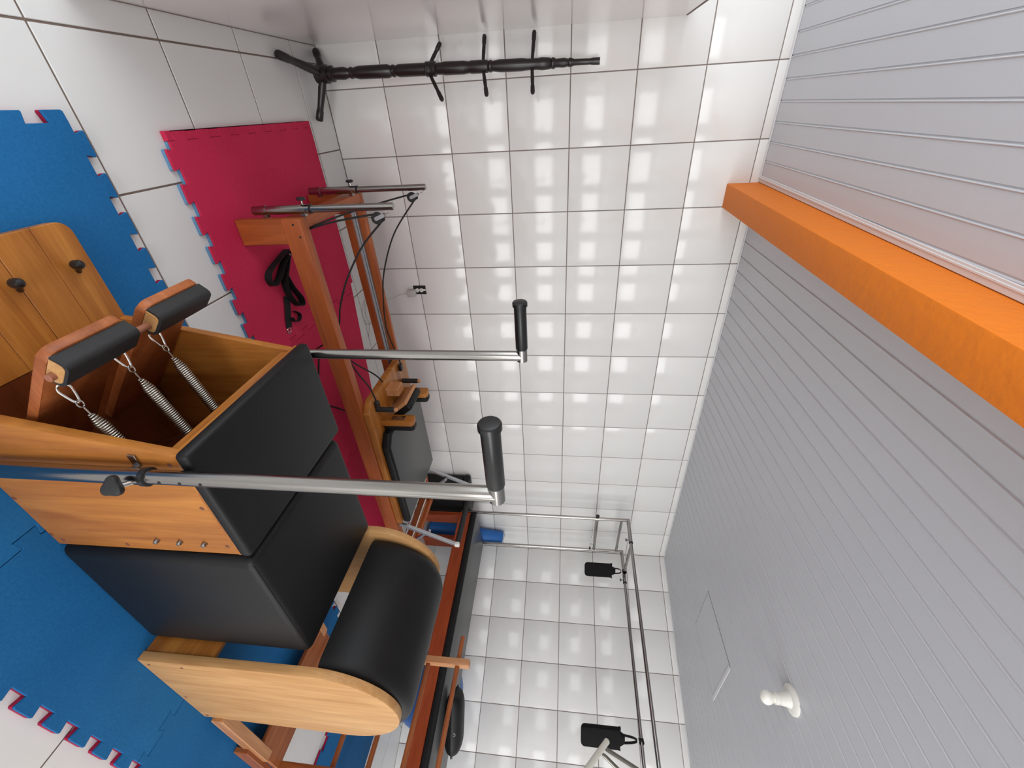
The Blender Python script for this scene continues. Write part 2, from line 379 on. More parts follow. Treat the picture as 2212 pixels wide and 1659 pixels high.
# ================================================================== FOAM MATS
def teeth(p, q, out, n, start='out', depth=0.029, shift=0.0):
    """dovetail edge from p to q; out = outward unit vector; returns points"""
    p, q, out = Vector(p), Vector(q), Vector(out); d = (q-p); L = d.length; d.normalize(); per = L/n; pts = []
    for k in range(n):
        s = k*per; neck, tip = per*0.50, per*0.62; c = s + per*0.5
        for u, o in ((c-neck/2, 0), (c-tip/2, 0.88), (c-tip/2+0.004, 1), (c+tip/2-0.004, 1), (c+tip/2, 0.88), (c+neck/2, 0)):
            pts.append(p + d*u + out*(depth*o + shift))
    return pts
def corner_teeth(p, q, out, n, depth=0.029):
    """like teeth(), but a tooth fills the corner at p"""
    p, q, out = Vector(p), Vector(q), Vector(out); d = (q-p); L = d.length; d.normalize(); per = L/n; pts = []
    for k in range(n):
        s = k*per
        if k == 0: seq = ((-0.001, 0), (0.0, 0.86), (0.005, 1), (per*0.48, 1), (per*0.50, 0.88), (per*0.45, 0))
        else: seq = ((s-per*0.03, 0), (s-per*0.08, 0.88), (s-per*0.06, 1), (s+per*0.48, 1), (s+per*0.50, 0.88), (s+per*0.45, 0))
        for u, o in seq: pts.append(p + d*u + out*depth*o)
    return pts
def mat_thing(name, label, loc, pts, top, bottom, group, base=0.0, rz=0.0):
    t = thing(name, label, 'foam mat', loc, rz, group)
    def lay(nm, z0, z1, mt, bev):
        bm = NB(); prism(bm, [(p.x, p.y) for p in pts], (0, 0, z0), X, Y, Z*(z1-z0), bev, 1); return obj(nm, bm, mt, t, local=False)
    lay('bottom_layer', base+0.0005, base+0.0125, bottom, 0.0); lay('top_layer', base+0.0126, base+0.020, top, 0.0015)
    return t
def outline(x0, y0, x1, y1, sides, n=8):
    """sides: dict left/right/near/far -> 'teeth' | 'straight' | 'in' (receives the neighbour's teeth). Coordinates are tooth roots."""
    V = lambda a, b: Vector((a, b, 0)); P = []
    def side(p, q, out, kind):
        if kind == 'teeth': return [p] + teeth(p, q, out, n)
        if kind == 'corner': return corner_teeth(p, q, out, n)
        if kind == 'in':   return [p] + teeth(p, q, out, n, shift=-0.0012)
        return [p]
    P += side(V(x0, y0), V(x1, y0), V(0, -1), sides['near'])
    P += side(V(x1, y0), V(x1, y1), V(1, 0), sides['right'])
    P += side(V(x1, y1), V(x0, y1), V(0, 1), sides['far'])
    # left side of an inner mat: the notch line left by the neighbour on its left
    if sides['left'] == 'seam':
        T = teeth(V(x0, y0), V(x0, y1), V(1, 0), n, shift=0.0012); P[0] = T[0].copy(); P[0] = V(x0+0.0012, y0)
        P += [V(x0+0.0012, y1)] + list(reversed(T))
    else: P += side(V(x0, y1), V(x0, y0), V(-1, 0), sides['left'])
    return P
GB = 'blue jigsaw foam mats'
y0, y1 = -2.501, -1.588
mat_thing('foam_mat', 'blue jigsaw foam mat in front of the exercise chair, under its wooden foot board', (0.88, -2.05, 0), outline(0.45, y0, 1.325, y1, dict(near='teeth', right='in', far='teeth', left='corner')), 'foam_blue', 'foam_crimson', GB)
mat_thing('foam_mat', 'blue jigsaw foam mat under the black padded cube and the back of the chair', (1.77, -2.05, 0), outline(1.325, y0, 2.205, y1, dict(near='teeth', right='in', far='teeth', left='seam')), 'foam_blue', 'foam_crimson', GB)
mat_thing('foam_mat', 'blue jigsaw foam mat under the barrel and the foot of its ladder', (2.6, -2.05, 0), outline(2.205, y0, 3.085, y1, dict(near='teeth', right='teeth', far='teeth', left='seam')), 'foam_blue', 'foam_crimson', GB)
mat_thing('foam_mat', 'blue jigsaw foam mat with crimson edge on the floor below the trapeze table', (4.0, -2.0, 0), outline(3.60, -2.42, 4.38, -1.20, dict(near='teeth', right='straight', far='teeth', left='teeth'), 7), 'foam_blue', 'foam_crimson', GB)
GP = 'pink jigsaw foam mats'
V3 = lambda a, b: Vector((a, b, 0))
pts = outline(0.517, -1.281, 1.397, -0.343, dict(near='teeth', right='in', far='teeth', left='teeth'))
pm = mat_thing('foam_mat', 'crimson pink foam mat with border strips under the head end of the reformer', (0.95, -0.8, 0), pts, 'foam_pink', 'foam_bluegrey', GP)
T = [p + Vector((-0.001, 0, 0)) for p in teeth(V3(0.517, -0.343), V3(0.517, -1.281), V3(-1, 0), 8)]
bm = NB(); prism(bm, [(p.x, p.y) for p in [V3(0.516, -0.343)] + T + [V3(0.516, -1.281), V3(0.486, -1.281), V3(0.486, -0.343)]], (0, 0, 0.0005), X, Y, Z*0.0185, 0.001, 1); obj('border_strip', bm, 'foam_pink', pm)
T = [p + Vector((0, 0.001, 0)) for p in teeth(V3(1.397, -0.343), V3(0.517, -0.343), V3(0, 1), 8)]
bm = NB(); prism(bm, [(p.x, p.y) for p in [V3(1.375, -0.342)] + T[3:] + [V3(0.517, -0.342), V3(0.486, -0.342), V3(0.486, -0.312), V3(1.375, -0.312)]], (0, 0, 0.0005), X, Y, Z*0.0185, 0.001, 1); obj('border_strip', bm, 'foam_pink', pm)
def pink(x0, x1, ya, yb, right):
    P = [V3(x0+0.0012, -1.281)] + teeth(V3(x0, -1.281), V3(x1, -1.281), V3(0, -1), 8)
    P += [V3(x1, -1.281)] + (teeth(V3(x1, -1.281), V3(x1, yb), V3(1, 0), 7, shift=-0.0012)) + [V3(x1, yb), V3(x0+0.0012, ya)]
    P += list(reversed(teeth(V3(x0, -1.281), V3(x0, ya if x0 > 1.5 else -0.343), V3(1, 0), 7 if x0 > 1.5 else 8, shift=0.0012)))
    if x0 < 1.5: P = [p for p in P]
    return P
mat_thing('foam_mat', 'crimson pink foam mat under the middle of the reformer', (1.86, -0.85, 0), pink(1.397, 2.31, -0.343, -0.478, True), 'foam_pink', 'foam_bluegrey', GP)
mat_thing('foam_mat', 'crimson pink foam mat under the foot end of the reformer', (2.77, -0.9, 0), pink(2.31, 3.22, -0.478, -0.585, True), 'foam_pink', 'foam_bluegrey', GP)

# ================================================================== EXERCISE CHAIR
M = 0.0205                                      # top of a mat
ch = thing('exercise_chair', 'honey wood exercise chair with black seat, spring pedals and two steel handle poles', 'exercise chair', (1.18, -2.0, M))
prof = [(0.94, M), (1.41, M), (1.40, 0.565), (1.055, 0.565)]
for ya in (-2.241, -1.785):
    bm = NB(); prism(bm, prof, (0, ya, 0), X, Z, Y*0.025, 0.004, 2); sp = obj('side_panel', bm, 'honey_z', ch)
    if ya < -2.2:
        for (sx, sz) in ((1.081, .545), (1.224, .032), (1.366, .03), (1.388, .05), (1.388, .247), (1.366, .547), (1.221, .55)):
            bm = NB(); lathe(bm, (sx, ya+0.001, sz), (0, -1, 0), [(0, .0062), (.0012, .0062), (.0018, .005)], 12); obj('wood_plug', bm, 'wood_plug', sp)
        for sz in (.354, .42, .489):
            bm = NB(); lathe(bm, (1.358, ya+0.001, sz), (0, -1, 0), [(0, .007), (.005, .007), (.011, .005), (.012, .003)], 12); obj('bolt', bm, 'steel', sp)
    else:
        bm = NB(); lathe(bm, (1.075, -1.786, .545), (0, -1, 0), [(0, .007), (.004, .006), (.006, .003)], 12); obj('bolt', bm, 'steel', sp)
bm = NB(); box(bm, (1.372, -2.216, M), (1.398, -1.785, 0.563), 0.002, 1); obj('back_panel', bm, 'mahogany_z', ch)  # painted darker for the shade inside the chair
bm = NB(); box(bm, (1.058, -2.216, 0.535), (1.078, -1.785, 0.5645), 0.002, 1); obj('front_rail', bm, 'honey_y', ch)
bm = NB(); box(bm, (1.05, -2.243, 0.5655), (1.398, -1.758, 0.576), 0.002, 1); obj('seat_board', bm, 'honey_y', ch)
bm = NB(); box(bm, (1.042, -2.252, 0.5765), (1.394, -1.752, 0.612), 0.014, 4); obj('seat_pad', bm, 'vinyl_black', ch)
# foot board of planks, running forward from the chair; its outer plank has the rounded corner
wd = (2.241-1.765)/5
for k in range(5):
    ya = -2.241 + wd*k; yb = ya+wd-0.0006
    r = 0.035
    if k == 4: poly = [(0.97, ya), (0.97, yb)] + arc(0.668+r, yb-r, r, 90, 180, 8) + [(0.668, ya)]
    elif k == 0: poly = [(0.97, ya), (0.97, yb), (0.668, yb)] + arc(0.668+r, ya+r, r, 180, 270, 8)
    else: poly = [(0.97, ya), (0.97, yb), (0.668, yb), (0.668, ya)]
    bm = NB(); prism(bm, poly, (0, 0, 0.024), X, Y, Z*(0.0285+0.0006*(k % 2)), 0.002, 1); obj('foot_board_plank', bm, 'honey_x', ch)
for kx, ky in ((0.790, -1.960), (0.793, -1.812)):
    bm = NB(); lathe(bm, (kx, ky, 0.052), (-0.55, -0.35, 0.75), [(0, .007), (.024, .006), (.028, .008)], 12)
    hb = obj('knob_stem', bm, 'plastic_black', ch)
    bm = NB(); lathe(bm, (kx-0.022, ky-0.016, 0.066), (-0.05, -0.1, 1), [(0, .004), (.003, .010), (.009, .0125), (.026, .0125), (.033, .009), (.036, .003)], 14); obj('knob', bm, 'plastic_black', ch)
bm = NB(); box(bm, (0.9705, -2.2155, 0.024), (1.3715, -1.7855, 0.0505), 0.002, 1); obj('bottom_board', bm, 'mahogany_x', ch)  # shade below the pedals is part of this wood colour
# two pedals: sloping boards with padded foot bars
D = Vector((0.73, 0, -0.683)).normalized(); N = Vector((0.683, 0, 0.73)).normalized(); P0 = Vector((0.823, 0, 0.376))
for ya, yb in ((-2.203, -2.03), (-1.972, -1.795)):
    r = 0.022
    poly = [(ya, 0.475), (ya, r)] + arc(ya+r, r, r, 180, 270, 6) + arc(yb-r, r, r, 270, 360, 6) + [(yb, 0.475)]
    bm = NB(); prism(bm, poly, P0 - N*0.007, Y, D, N*0.022, 0.003, 2); pd = obj('pedal_board', bm, 'copper_x', ch)
    def sect(d0, d1, n0, n1, rr): return [(d0, n0), (d1, n0)] + arc(d1-rr, n1-rr, rr, 0, 90, 4) + arc(d0+rr, n1-rr, rr, 90, 180, 4)
    bm = NB(); prism(bm, sect(0.0115, 0.068, 0.0155, 0.0475, 0.012), P0 + Y*(ya+0.0005), D, N, Y*(yb-ya-0.001), 0.001, 1); core = obj('foot_bar', bm, 'tan_y', pd)
    cov = sect(0.006, 0.0735, 0.0153, 0.054, 0.014); inner = sect(0.0115, 0.068, 0.0153, 0.0478, 0.012)
    # rubber sleeve: a hollow U section around the wooden bar
    bm = NB(); yA, yB = ya+0.002, yb-0.002
    o0 = [bm.verts.new(P0 + D*u + N*v + Y*yA) for u, v in cov]; o1 = [bm.verts.new(P0 + D*u + N*v + Y*yB) for u, v in cov]
    i0 = [bm.verts.new(P0 + D*u + N*v + Y*yA) for u, v in inner]; i1 = [bm.verts.new(P0 + D*u + N*v + Y*yB) for u, v in inner]
    n_ = len(cov)
    for a in range(n_):
        b_ = (a+1) % n_
        bm.faces.new((o0[a], o0[b_], o1[b_], o1[a])); bm.faces.new((i0[a], i1[a], i1[b_], i0[b_]))
        bm.faces.new((o0[a], i0[a], i0[b_], o0[b_])); bm.faces.new((o1[a], o1[b_], i1[b_], i1[a]))
    obj('rubber_sleeve', bm, 'rubber_black', pd)
    for dy in (0.02, yb-ya-0.02):
        bm = NB(); e = P0 + Y*(ya+dy) + D*0.074 + N*0.03
        tube(bm, [e + (D*math.cos(a)*0.0075 + N*math.sin(a)*0.0075) + D*0.005 for a in [2*PI*i/14 for i in range(14)]], 0.0016, 6, True); obj('eye_hook', bm, 'steel', pd)
bm = NB(); c = P0 + D*0.05 + N*0.03; cyl(bm, (c.x, -2.214, c.z), (c.x, -1.80, c.z), 0.0085, 14, 0.001); obj('dowel_rod', bm, 'dowel', ch)
def spring_set(y, zoff):
    e = P0 + D*(0.081+zoff) + N*0.03; e.y = y; end = Vector((1.368, y, 0.45)); d = (end-e).normalized(); up = Y
    bm = NB()                                   # snap hook: pear-shaped loop
    side = d.cross(Y).normalized()
    loop = [(0, .000), (.004, .0072), (.013, .0112), (.026, .0094), (.044, .0048), (.050, .000), (.044, -.0048), (.026, -.0094), (.013, -.0112), (.004, -.0072)]
    tube(bm, bez([e + d*a + (side*0.75+Y*0.65).normalized()*b for a, b in loop] + [e], 3)[:-1], 0.0023, 6, True)
    sn = obj('snap_hook', bm, 'steel_bright', ch)
    bm = NB(); cyl(bm, e + d*0.046 - side*0.004, e + d*0.046 + side*0.006, 0.0032, 10); obj('hook_nut', bm, 'steel_bright', sn)
    bm = NB(); c = e + d*0.053
    tube(bm, [c + d*math.cos(a)*0.0095 + Y*math.sin(a)*0.006 for a in [2*PI*i/14 for i in range(14)]], 0.0016, 6, True)
    cyl(bm, e + d*0.060, e + d*0.084, 0.0016, 8); obj('link', bm, 'steel', sn)
    s0 = e + d*0.082; L = (end-s0).length - 0.02; turns = int(L/0.0054); a_, b_ = frame(d); pts = []
    for i in range(turns*14+1):
        s = i/(turns*14); th = 2*PI*i/14; rr = 0.0118*min(1, 0.35 + s*L/0.028*0.65, 0.35 + (1-s)*L/0.028*0.65)
        pts.append(s0 + d*(s*L) + a_*math.cos(th)*rr + b_*math.sin(th)*rr)
    bm = NB(); tube(bm, pts, 0.0021, 6); obj('coil_spring', bm, 'spring_steel', ch, smooth=60)
spring_set(-2.186, 0.012); spring_set(-2.058, 0.0); spring_set(-1.955, 0.0)
bm = NB(); cyl(bm, (1.165, -2.1, .27), (1.125, -2.1, .45), 0.0035, 8); obj('stay_rod', bm, 'steel', ch)
# poles
def pole(x, y, sgn, near):
    bm = NB(); cyl(bm, (x, y, 0.03), (x, y, 0.517), 0.0185, 24, 0.001); pl = obj('pole_sleeve', bm, 'steel', ch)
    bm = NB(); lathe(bm, (x, y, 0.512), Z, [(0, .0188), (0, .0205), (.012, .0205), (.014, .0162)], 24); obj('collar', bm, 'plastic_black', pl)
    bm = NB(); cyl(bm, (x, y, 0.50), (x, y, 1.262), 0.0157, 24)
    gx = x
    # mitred corner into the handle tube
    lathe(bm, (x+0.0157, y, 1.262), (-1, 0, 0), [(0, .0157), (0.06, .0157)], 24)
    hp = obj('handle_pole', bm, 'steel', ch)
    if near:
        for z in (.542, .559+.03, .636, .683):
            bm = NB(); lathe(bm, (x-0.0008, y-0.0150, z-.03), (-0.05, -1, 0), [(0, .0036), (.0012, .0036)], 10); obj('pin_hole', bm, 'void_dark', hp)
    bm = NB(); lathe(bm, (x-0.024, y, 1.262), (-1, 0, 0), [(0, .0165), (.003, .0178), (.13, .0178), (.134, .0178), (.136, .0212), (.146, .0212), (.149, .019), (.150, .012)], 24); obj('grip', bm, 'grip_black', hp)
    for z in ((0.46,) if near else (0.47,)):
        bm = NB(); box(bm, (x-0.032, y+sgn*0.0262, z), (x+0.002, y+sgn*0.0306, z+0.018), 0.001, 1); box(bm, (x-0.006, y+sgn*0.015, z+0.002), (x+0.006, y+sgn*0.028, z+0.016), 0.001, 1); obj('bracket', bm, 'steel', pl)
    if near:
        bm = NB(); cyl(bm, (x+0.002, y-0.015, .495), (x-0.006, y-0.036, .483), 0.0055, 10); kn = obj('clamp_screw', bm, 'steel', pl)
        c = Vector((x-0.006, y-0.034, .480)); ax = Vector((-0.50, -0.80, 0.05)).normalized(); a_, b_ = frame(ax); bm = NB()
        poly = []
        for i in range(36):
            th = 2*PI*i/36; rr = 0.0205 + 0.0035*math.cos(3*th); poly.append((rr*math.cos(th), rr*math.sin(th)))
        prism(bm, poly, c, a_, b_, ax*0.013, 0.003, 2); obj('clamp_knob', bm, 'plastic_black', pl)
    return pl
pole(1.085, -2.272, 1, True); pole(1.098, -1.728, -1, False)

# ================================================================== PADDED CUBE
pc = thing('padded_cube', 'large black vinyl padded cube standing between the chair and the barrel', 'padded box', (1.656, -2.01, M))
bm = NB(); box(bm, (1.413, -2.256, M), (1.900, -1.764, 0.603), 0.026, 5); obj('cushion_body', bm, 'vinyl_black', pc)
bm = NB()
q = 0.026*0.2929
tube(bm, [(1.436, -2.256+q-0.0002, 0.603-q+0.0002), (1.877, -2.256+q-0.0002, 0.603-q+0.0002)], 0.0013, 6); obj('seam', bm, 'fleece_black', pc)

# ================================================================== LADDER BARREL
lb = thing('ladder_barrel', 'tan wood barrel with black half-round cushion and a rung ladder behind it', 'ladder barrel', (2.3, -2.04, M))
CX, CZ, R_ = 2.1525, 0.61, 0.2475
for ya in (-2.318, -1.79):
    poly = [(1.915, M), (2.392, M)] + arc(CX, CZ, R_, 0, 180, 32)
    bm = NB(); prism(bm, poly, (0, ya, 0), X, Z, Y*0.03, 0.004, 2); sp = obj('side_panel', bm, 'tan_z', lb)
    if ya < -2.2:
        for sx, sz in ((1.94, .05), (1.94, .17), (2.20, .045), (2.37, .045)):
            bm = NB(); lathe(bm, (sx, ya+0.001, sz), (0, -1, 0), [(0, .005), (.0014, .005), (.002, .003)], 10); obj('screw_head', bm, 'wood_plug', sp)
# the cushion bulges above the panels and rounds off towards both ends
bm = NB(); NS, ends = 44, [(0.0, 0.80), (0.006, 0.885), (0.016, 0.945), (0.030, 0.982), (0.048, 1.0)]
stat = ends + [(0.497-a_, s_) for a_, s_ in reversed(ends)]
rings = []
for yy, sc_ in stat:
    ring = []
    for i in range(NS+1):
        th = PI - PI*i/NS; c_, s_ = math.cos(th), math.sin(th)
        e_ = 1.0 + (sc_-1.0)*0.55
        ring.append(bm.verts.new((2.187 + 0.252*e_*math.copysign(abs(c_)**0.92, c_), -2.2875+yy, 0.618 + 0.262*e_*abs(s_)**0.92)))
    for i in range(13):
        th = PI*i/12; ring.append(bm.verts.new((2.187 + 0.205*math.cos(th), -2.2875+yy, 0.618 + 0.20*math.sin(th))))
    rings.append(ring)
K = len(rings[0])
for r0, r1 in zip(rings, rings[1:]):
    for i in range(K): bm.faces.new((r0[i], r0[(i+1) % K], r1[(i+1) % K], r1[i]))
bm.faces.new(rings[0]); bm.faces.new(list(reversed(rings[-1])))
obj('barrel_cushion', bm, 'vinyl_black', lb, smooth=50)
bm = NB(); box(bm, (1.918, -2.2875, M), (1.938, -1.7905, 0.27), 0.003, 1); obj('front_board', bm, 'honey_y', lb)
for ya in (-2.33, -1.80):
    bm = NB(); box(bm, (2.393, ya, 0.055), (2.86, ya+0.042, 0.105), 0.003, 1); obj('base_runner', bm, 'pale_x', lb)
    bm = NB(); box(bm, (2.70, ya-0.016, M), (3.045, ya+0.006, 0.083), 0.003, 1); obj('foot_rail', bm, 'copper_x', lb)
bm = NB(); box(bm, (2.76, -2.325, 0.084), (2.99, -1.77, 0.104), 0.003, 1); obj('base_plank', bm, 'copper_y', lb)
for ya in (-2.325, -1.82):
    bm = NB(); box(bm, (2.985, ya, 0.084), (3.035, ya+0.034, 0.908), 0.004, 2); obj('ladder_rail', bm, 'pale_z' if ya > -2 else 'copper_z', lb)
for z, a, b in ((.345, -2.31, -1.80), (.515, -2.31, -1.80), (.678, -2.31, -1.80), (.842, -2.44, -1.665)):
    bm = NB(); cyl(bm, (3.01, a, z), (3.01, b, z), 0.0125, 14, 0.002); obj('rung', bm, 'copper_y', lb)

# ================================================================== REFORMER ALONG THE WALL
rf = thing('reformer', 'reddish brown wooden reformer bed with sliding carriage along the tiled wall', 'reformer', (2.0, -0.815, M))
XE = 3.24
for a, b in ((-1.13, -1.075), (-0.53, -0.50)):
    bm = NB(); box(bm, (0.812, a, 0.225), (XE, b, 0.310), 0.003, 2); obj('side_rail', bm, 'red_x', rf)
for a, b in ((-1.0745, -1.03), (-0.60, -0.5305)):
    bm = NB(); box(bm, (0.86, a, 0.225), (3.19, b, 0.266), 0.002, 1); lg = obj('rail_ledge', bm, 'red_x', rf)
    bm = NB(); box(bm, (0.862, a+0.001, 0.2665), (3.19, b-0.001, 0.271)); box(bm, (0.862, (a+b)/2-0.004, 0.2712), (3.19, (a+b)/2+0.004, 0.279), 0.002, 1); obj('track', bm, 'aluminium', rf)
bm = NB(); box(bm, (0.813, -1.0745, 0.225), (0.8595, -0.5305, 0.3085), 0.003, 1); hb = obj('head_board', bm, 'red_y', rf)
bm = NB(); box(bm, (3.1905, -1.0745, 0.225), (3.24, -0.5305, 0.3085), 0.003, 1); obj('foot_end_board', bm, 'red_y', rf)
bm = NB(); box(bm, (3.09, -1.0295, 0.255), (3.15, -0.6005, 0.30), 0.003, 1); obj('spring_board', bm, 'copper_y', rf)
for xa, xb in ((0.812, 0.915), (3.13, 3.24)):
    for ya in (-1.13, -0.54):
        bm = NB(); prism(bm, [(xa, 0.2245), (xb, 0.2245), (xb, M), (xa, M)], (0, ya, 0), X, Z, Y*0.04, 0.003, 1); obj('leg', bm, 'red_z', rf)
for (hx, hz) in ((0.835, .275), (0.885, .29)):
    bm = NB(); lathe(bm, (hx, -1.129, hz), (0, -1, 0), [(0, .005), (.0012, .005)], 10); obj('screw_hole', bm, 'void_dark', rf)
def post(y, ky):
    x = 0.785
    bm = NB(); cyl(bm, (x, y, 0.09), (x, y, 0.345), 0.0175, 20, 0.001); ps = obj('post_sleeve', bm, 'steel', rf)
    bm = NB(); cyl(bm, (x, y, 0.335), (x, y, 0.70), 0.0145, 20, 0.001); obj('post', bm, 'steel', ps)
    bm = NB(); lathe(bm, (x, y, 0.343), Z, [(0, .0176), (0, .0188), (.006, .0188), (.007, .0148)], 20); obj('collar', bm, 'plastic_black', ps)
    for z in (0.13, 0.30):
        bm = NB(); lathe(bm, (x, y, z), Z, [(0, .0177), (0, .0195), (.02, .0195), (.02, .0177)], 20); box(bm, (x+0.015, y-0.012, z), (0.8125, y+0.012, z+0.02), 0.001, 1); obj('clamp', bm, 'steel', ps)
    bm = NB(); cyl(bm, (x-0.015, y, 0.315), (x-0.034, y, 0.315), 0.004, 10); kn = obj('thumb_screw', bm, 'steel', ps)
    bm = NB(); lathe(bm, (x-0.032, y, 0.315), (-1, 0, 0), [(0, .006), (.004, .017), (.010, .018), (.014, .014)], 16); obj('thumb_knob', bm, 'plastic_black', ps)
    c = Vector((0.829, y, 0.62))
    bm = NB(); pts = bez([(x+0.0145, y, 0.688), (x+0.022, y, 0.680), (x+0.024, y, 0.668), (0.818, y, 0.655)], 5); tube(bm, pts, 0.0022, 6)
    tube(bm, [Vector((0.812, y, 0.663)) + Vector((math.cos(a)*.009, math.sin(a)*.004, -math.cos(a)*.008)) for a in [2*PI*i/14 for i in range(14)]], 0.0018, 6, True)
    obj('pulley_link', bm, 'steel_bright', ps)
    bm = NB(); lathe(bm, c - Y*0.008, Y, [(0, .021), (.002, .023), (.005, .019), (.011, .019), (.014, .023), (.016, .021)], 24); pu = obj('pulley_wheel', bm, 'plastic_black', ps)
    for s in (-1, 1):
        bm = NB(); ax = Vector((-0.35, 0, 0.94)).normalized(); sd = Vector((0.94, 0, 0.35))
        prism(bm, [(u, v) for u, v in rrect(-0.0075, -0.008, 0.0075, 0.038, 0.006)], c + Y*(s*0.0085), sd, ax, Y*(s*0.002)); obj('pulley_plate', bm, 'aluminium', pu)
post(-1.083, 0); post(-0.622, 0)
def rope(pts, nm='rope'):
    bm = NB(); tube(bm, bez(pts, 10), 0.0042, 8); return obj(nm, bm, 'rope_black', rf)
rope([(0.815, -1.078, 0.640), (0.835, -1.076, 0.646), (0.853, -1.072, 0.622), (0.957, -1.05, 0.504), (1.101, -1.05, 0.395), (1.23, -1.05, 0.326), (1.334, -1.045, 0.285), (1.42, -1.02, 0.20), (1.479, -1.0, 0.112), (1.53, -0.93, 0.045), (1.58, -0.905, 0.0265), (1.72, -0.99, 0.026), (1.844, -1.0, 0.026), (1.96, -0.90, 0.026), (2.10, -0.80, 0.10), (2.2, -0.78, 0.24)])
rope([(0.815, -0.615, 0.640), (0.835, -0.617, 0.646), (0.855, -0.62, 0.62), (1.008, -0.62, 0.487), (1.198, -0.62, 0.391), (1.351, -0.62, 0.349), (1.551, -0.62, 0.322), (1.702, -0.625, 0.345), (1.80, -0.64, 0.37)])
rope([(0.812, -1.083, 0.635), (0.822, -1.073, 0.55), (0.842, -1.06, 0.42), (0.866, -1.05, 0.31), (0.88, -1.05, 0.272)])
rope([(0.812, -0.622, 0.635), (0.824, -0.74, 0.53), (0.842, -0.90, 0.40), (0.862, -1.02, 0.31), (0.875, -1.05, 0.273)])
rope([(1.53, -1.035, 0.273), (1.62, -1.04, 0.31), (1.70, -1.043, 0.35), (1.80, -1.04, 0.366)])
rope([(1.535, -1.03, 0.273), (1.60, -0.99, 0.30), (1.70, -0.92, 0.335), (1.785, -0.87, 0.345)])
# carriage
bm = NB(); prism(bm, [(1.775, -1.06), (1.83, -1.122), (2.74, -1.122), (2.74, -0.515), (1.83, -0.515), (1.775, -0.57)], (0, 0, 0.3115), X, Y, Z*0.038, 0.004, 2); cg = obj('carriage', bm, 'honey_x', rf)
cpoly = [(2.02, -1.05), (2.08, -1.108), (2.735, -1.108), (2.735, -0.528), (2.08, -0.528), (2.02, -0.59)]
bm = NB(); prism(bm, cpoly, (0, 0, 0.350), X, Y, Z*0.052, 0.016, 3); cp = obj('carriage_pad', bm, 'vinyl_black', cg)
bm = NB(); prism(bm, [(2.378+(u-2.378)*0.955, -0.818+(v+0.818)*0.945) for u, v in cpoly], (0, 0, 0.4003), X, Y, Z*0.0042, 0.002, 2); obj('pad_top', bm, 'vinyl_sheen', cp)  # grey sheet on the black pad paints the light on its top
for y in (-0.985, -0.700):
    bm = NB(); prism(bm, rrect(y-0.036, 0.330, y+0.036, 0.535, 0.022), (1.955, 0, 0), Y, Z, X*0.034, 0.004, 2); sr = obj('shoulder_rest', bm, 'honey_z', cg)
    bm = NB(); prism(bm, rrect(y-0.036, 0.352, y+0.036, 0.535, 0.022), (1.990, 0, 0), Y, Z, X*0.034, 0.008, 3); obj('shoulder_pad', bm, 'vinyl_black', sr)
    bm = NB(); box(bm, (1.953, y-0.018, 0.40), (1.9545, y+0.018, 0.48), 0.0005, 1); obj('metal_plate', bm, 'steel', sr)
hz = math.radians(52)
mt = Matrix.Translation((1.925, -0.842, 0.425)) @ Matrix.Rotation(hz, 4, 'Y')
bm = NB(); box(bm, (-0.075, -0.10, -0.012), (0.075, 0.10, 0.010), 0.003, 1, mt); hr = obj('head_rest', bm, 'pale_y', cg)
bm = NB(); box(bm, (-0.073, -0.098, 0.0105), (0.073, 0.098, 0.056), 0.016, 3, mt); obj('head_pad', bm, 'vinyl_black', hr)
bm = NB(); box(bm, (1.822, -0.885, 0.3495), (1.872, -0.80, 0.428), 0.003, 1); obj('head_block', bm, 'pale_y', cg)
for y, px_ in ((-1.035, 1.855), (-0.635, 1.925)):
    bm = NB(); cyl(bm, (px_, y, 0.3495), (px_, y, 0.455), 0.0155, 16, 0.002); pg = obj('rope_peg', bm, 'rubber_black', cg)
    bm = NB(); cyl(bm, (px_, y, 0.455), (px_, y, 0.470), 0.0120, 16, 0.002); obj('peg_end', bm, 'pale_z', pg)
    bm = NB(); box(bm, (1.80, y-0.016, 0.350), (1.845, y+0.016, 0.372), 0.004, 1); obj('rope_cleat', bm, 'plastic_black', cg)
# foot bar and spring end
def sqtube(bm, p, q, h=0.0105):
    p, q = Vector(p), Vector(q); d = q-p; s = Y*h*2; u = d.cross(Y).normalized()*h*2
    obox(bm, p - s/2 - u/2, d, s, u, 0.0012, 1)
fb = None
for y in (-1.105, -0.575):
    bm = NB(); sqtube(bm, (2.765, y, 0.322), (2.955, y, 0.688)); a = obj('foot_bar_arm', bm, 'aluminium', rf)
    bm = NB(); sqtube(bm, (2.86, y+(0.03 if y < -1 else -0.03), 0.505), (3.05, y+(0.03 if y < -1 else -0.03), 0.30), 0.009); obj('foot_bar_strut', bm, 'aluminium', rf)
    bm = NB(); box(bm, (2.938, y-0.012, 0.673), (2.972, y+0.012, 0.706), 0.005, 2); obj('corner_cap', bm, 'white_plastic', a)
bm = NB(); cyl(bm, (2.955, -1.09, 0.690), (2.955, -0.59, 0.690), 0.019, 18, 0.002); obj('foot_bar_grip', bm, 'rubber_black', rf)
for x in (2.915, 3.055):
    bm = NB(); cyl(bm, (x, -1.072, 0.318), (x, -0.558, 0.318), 0.005, 8); obj('cross_rod', bm, 'steel_bright', rf)

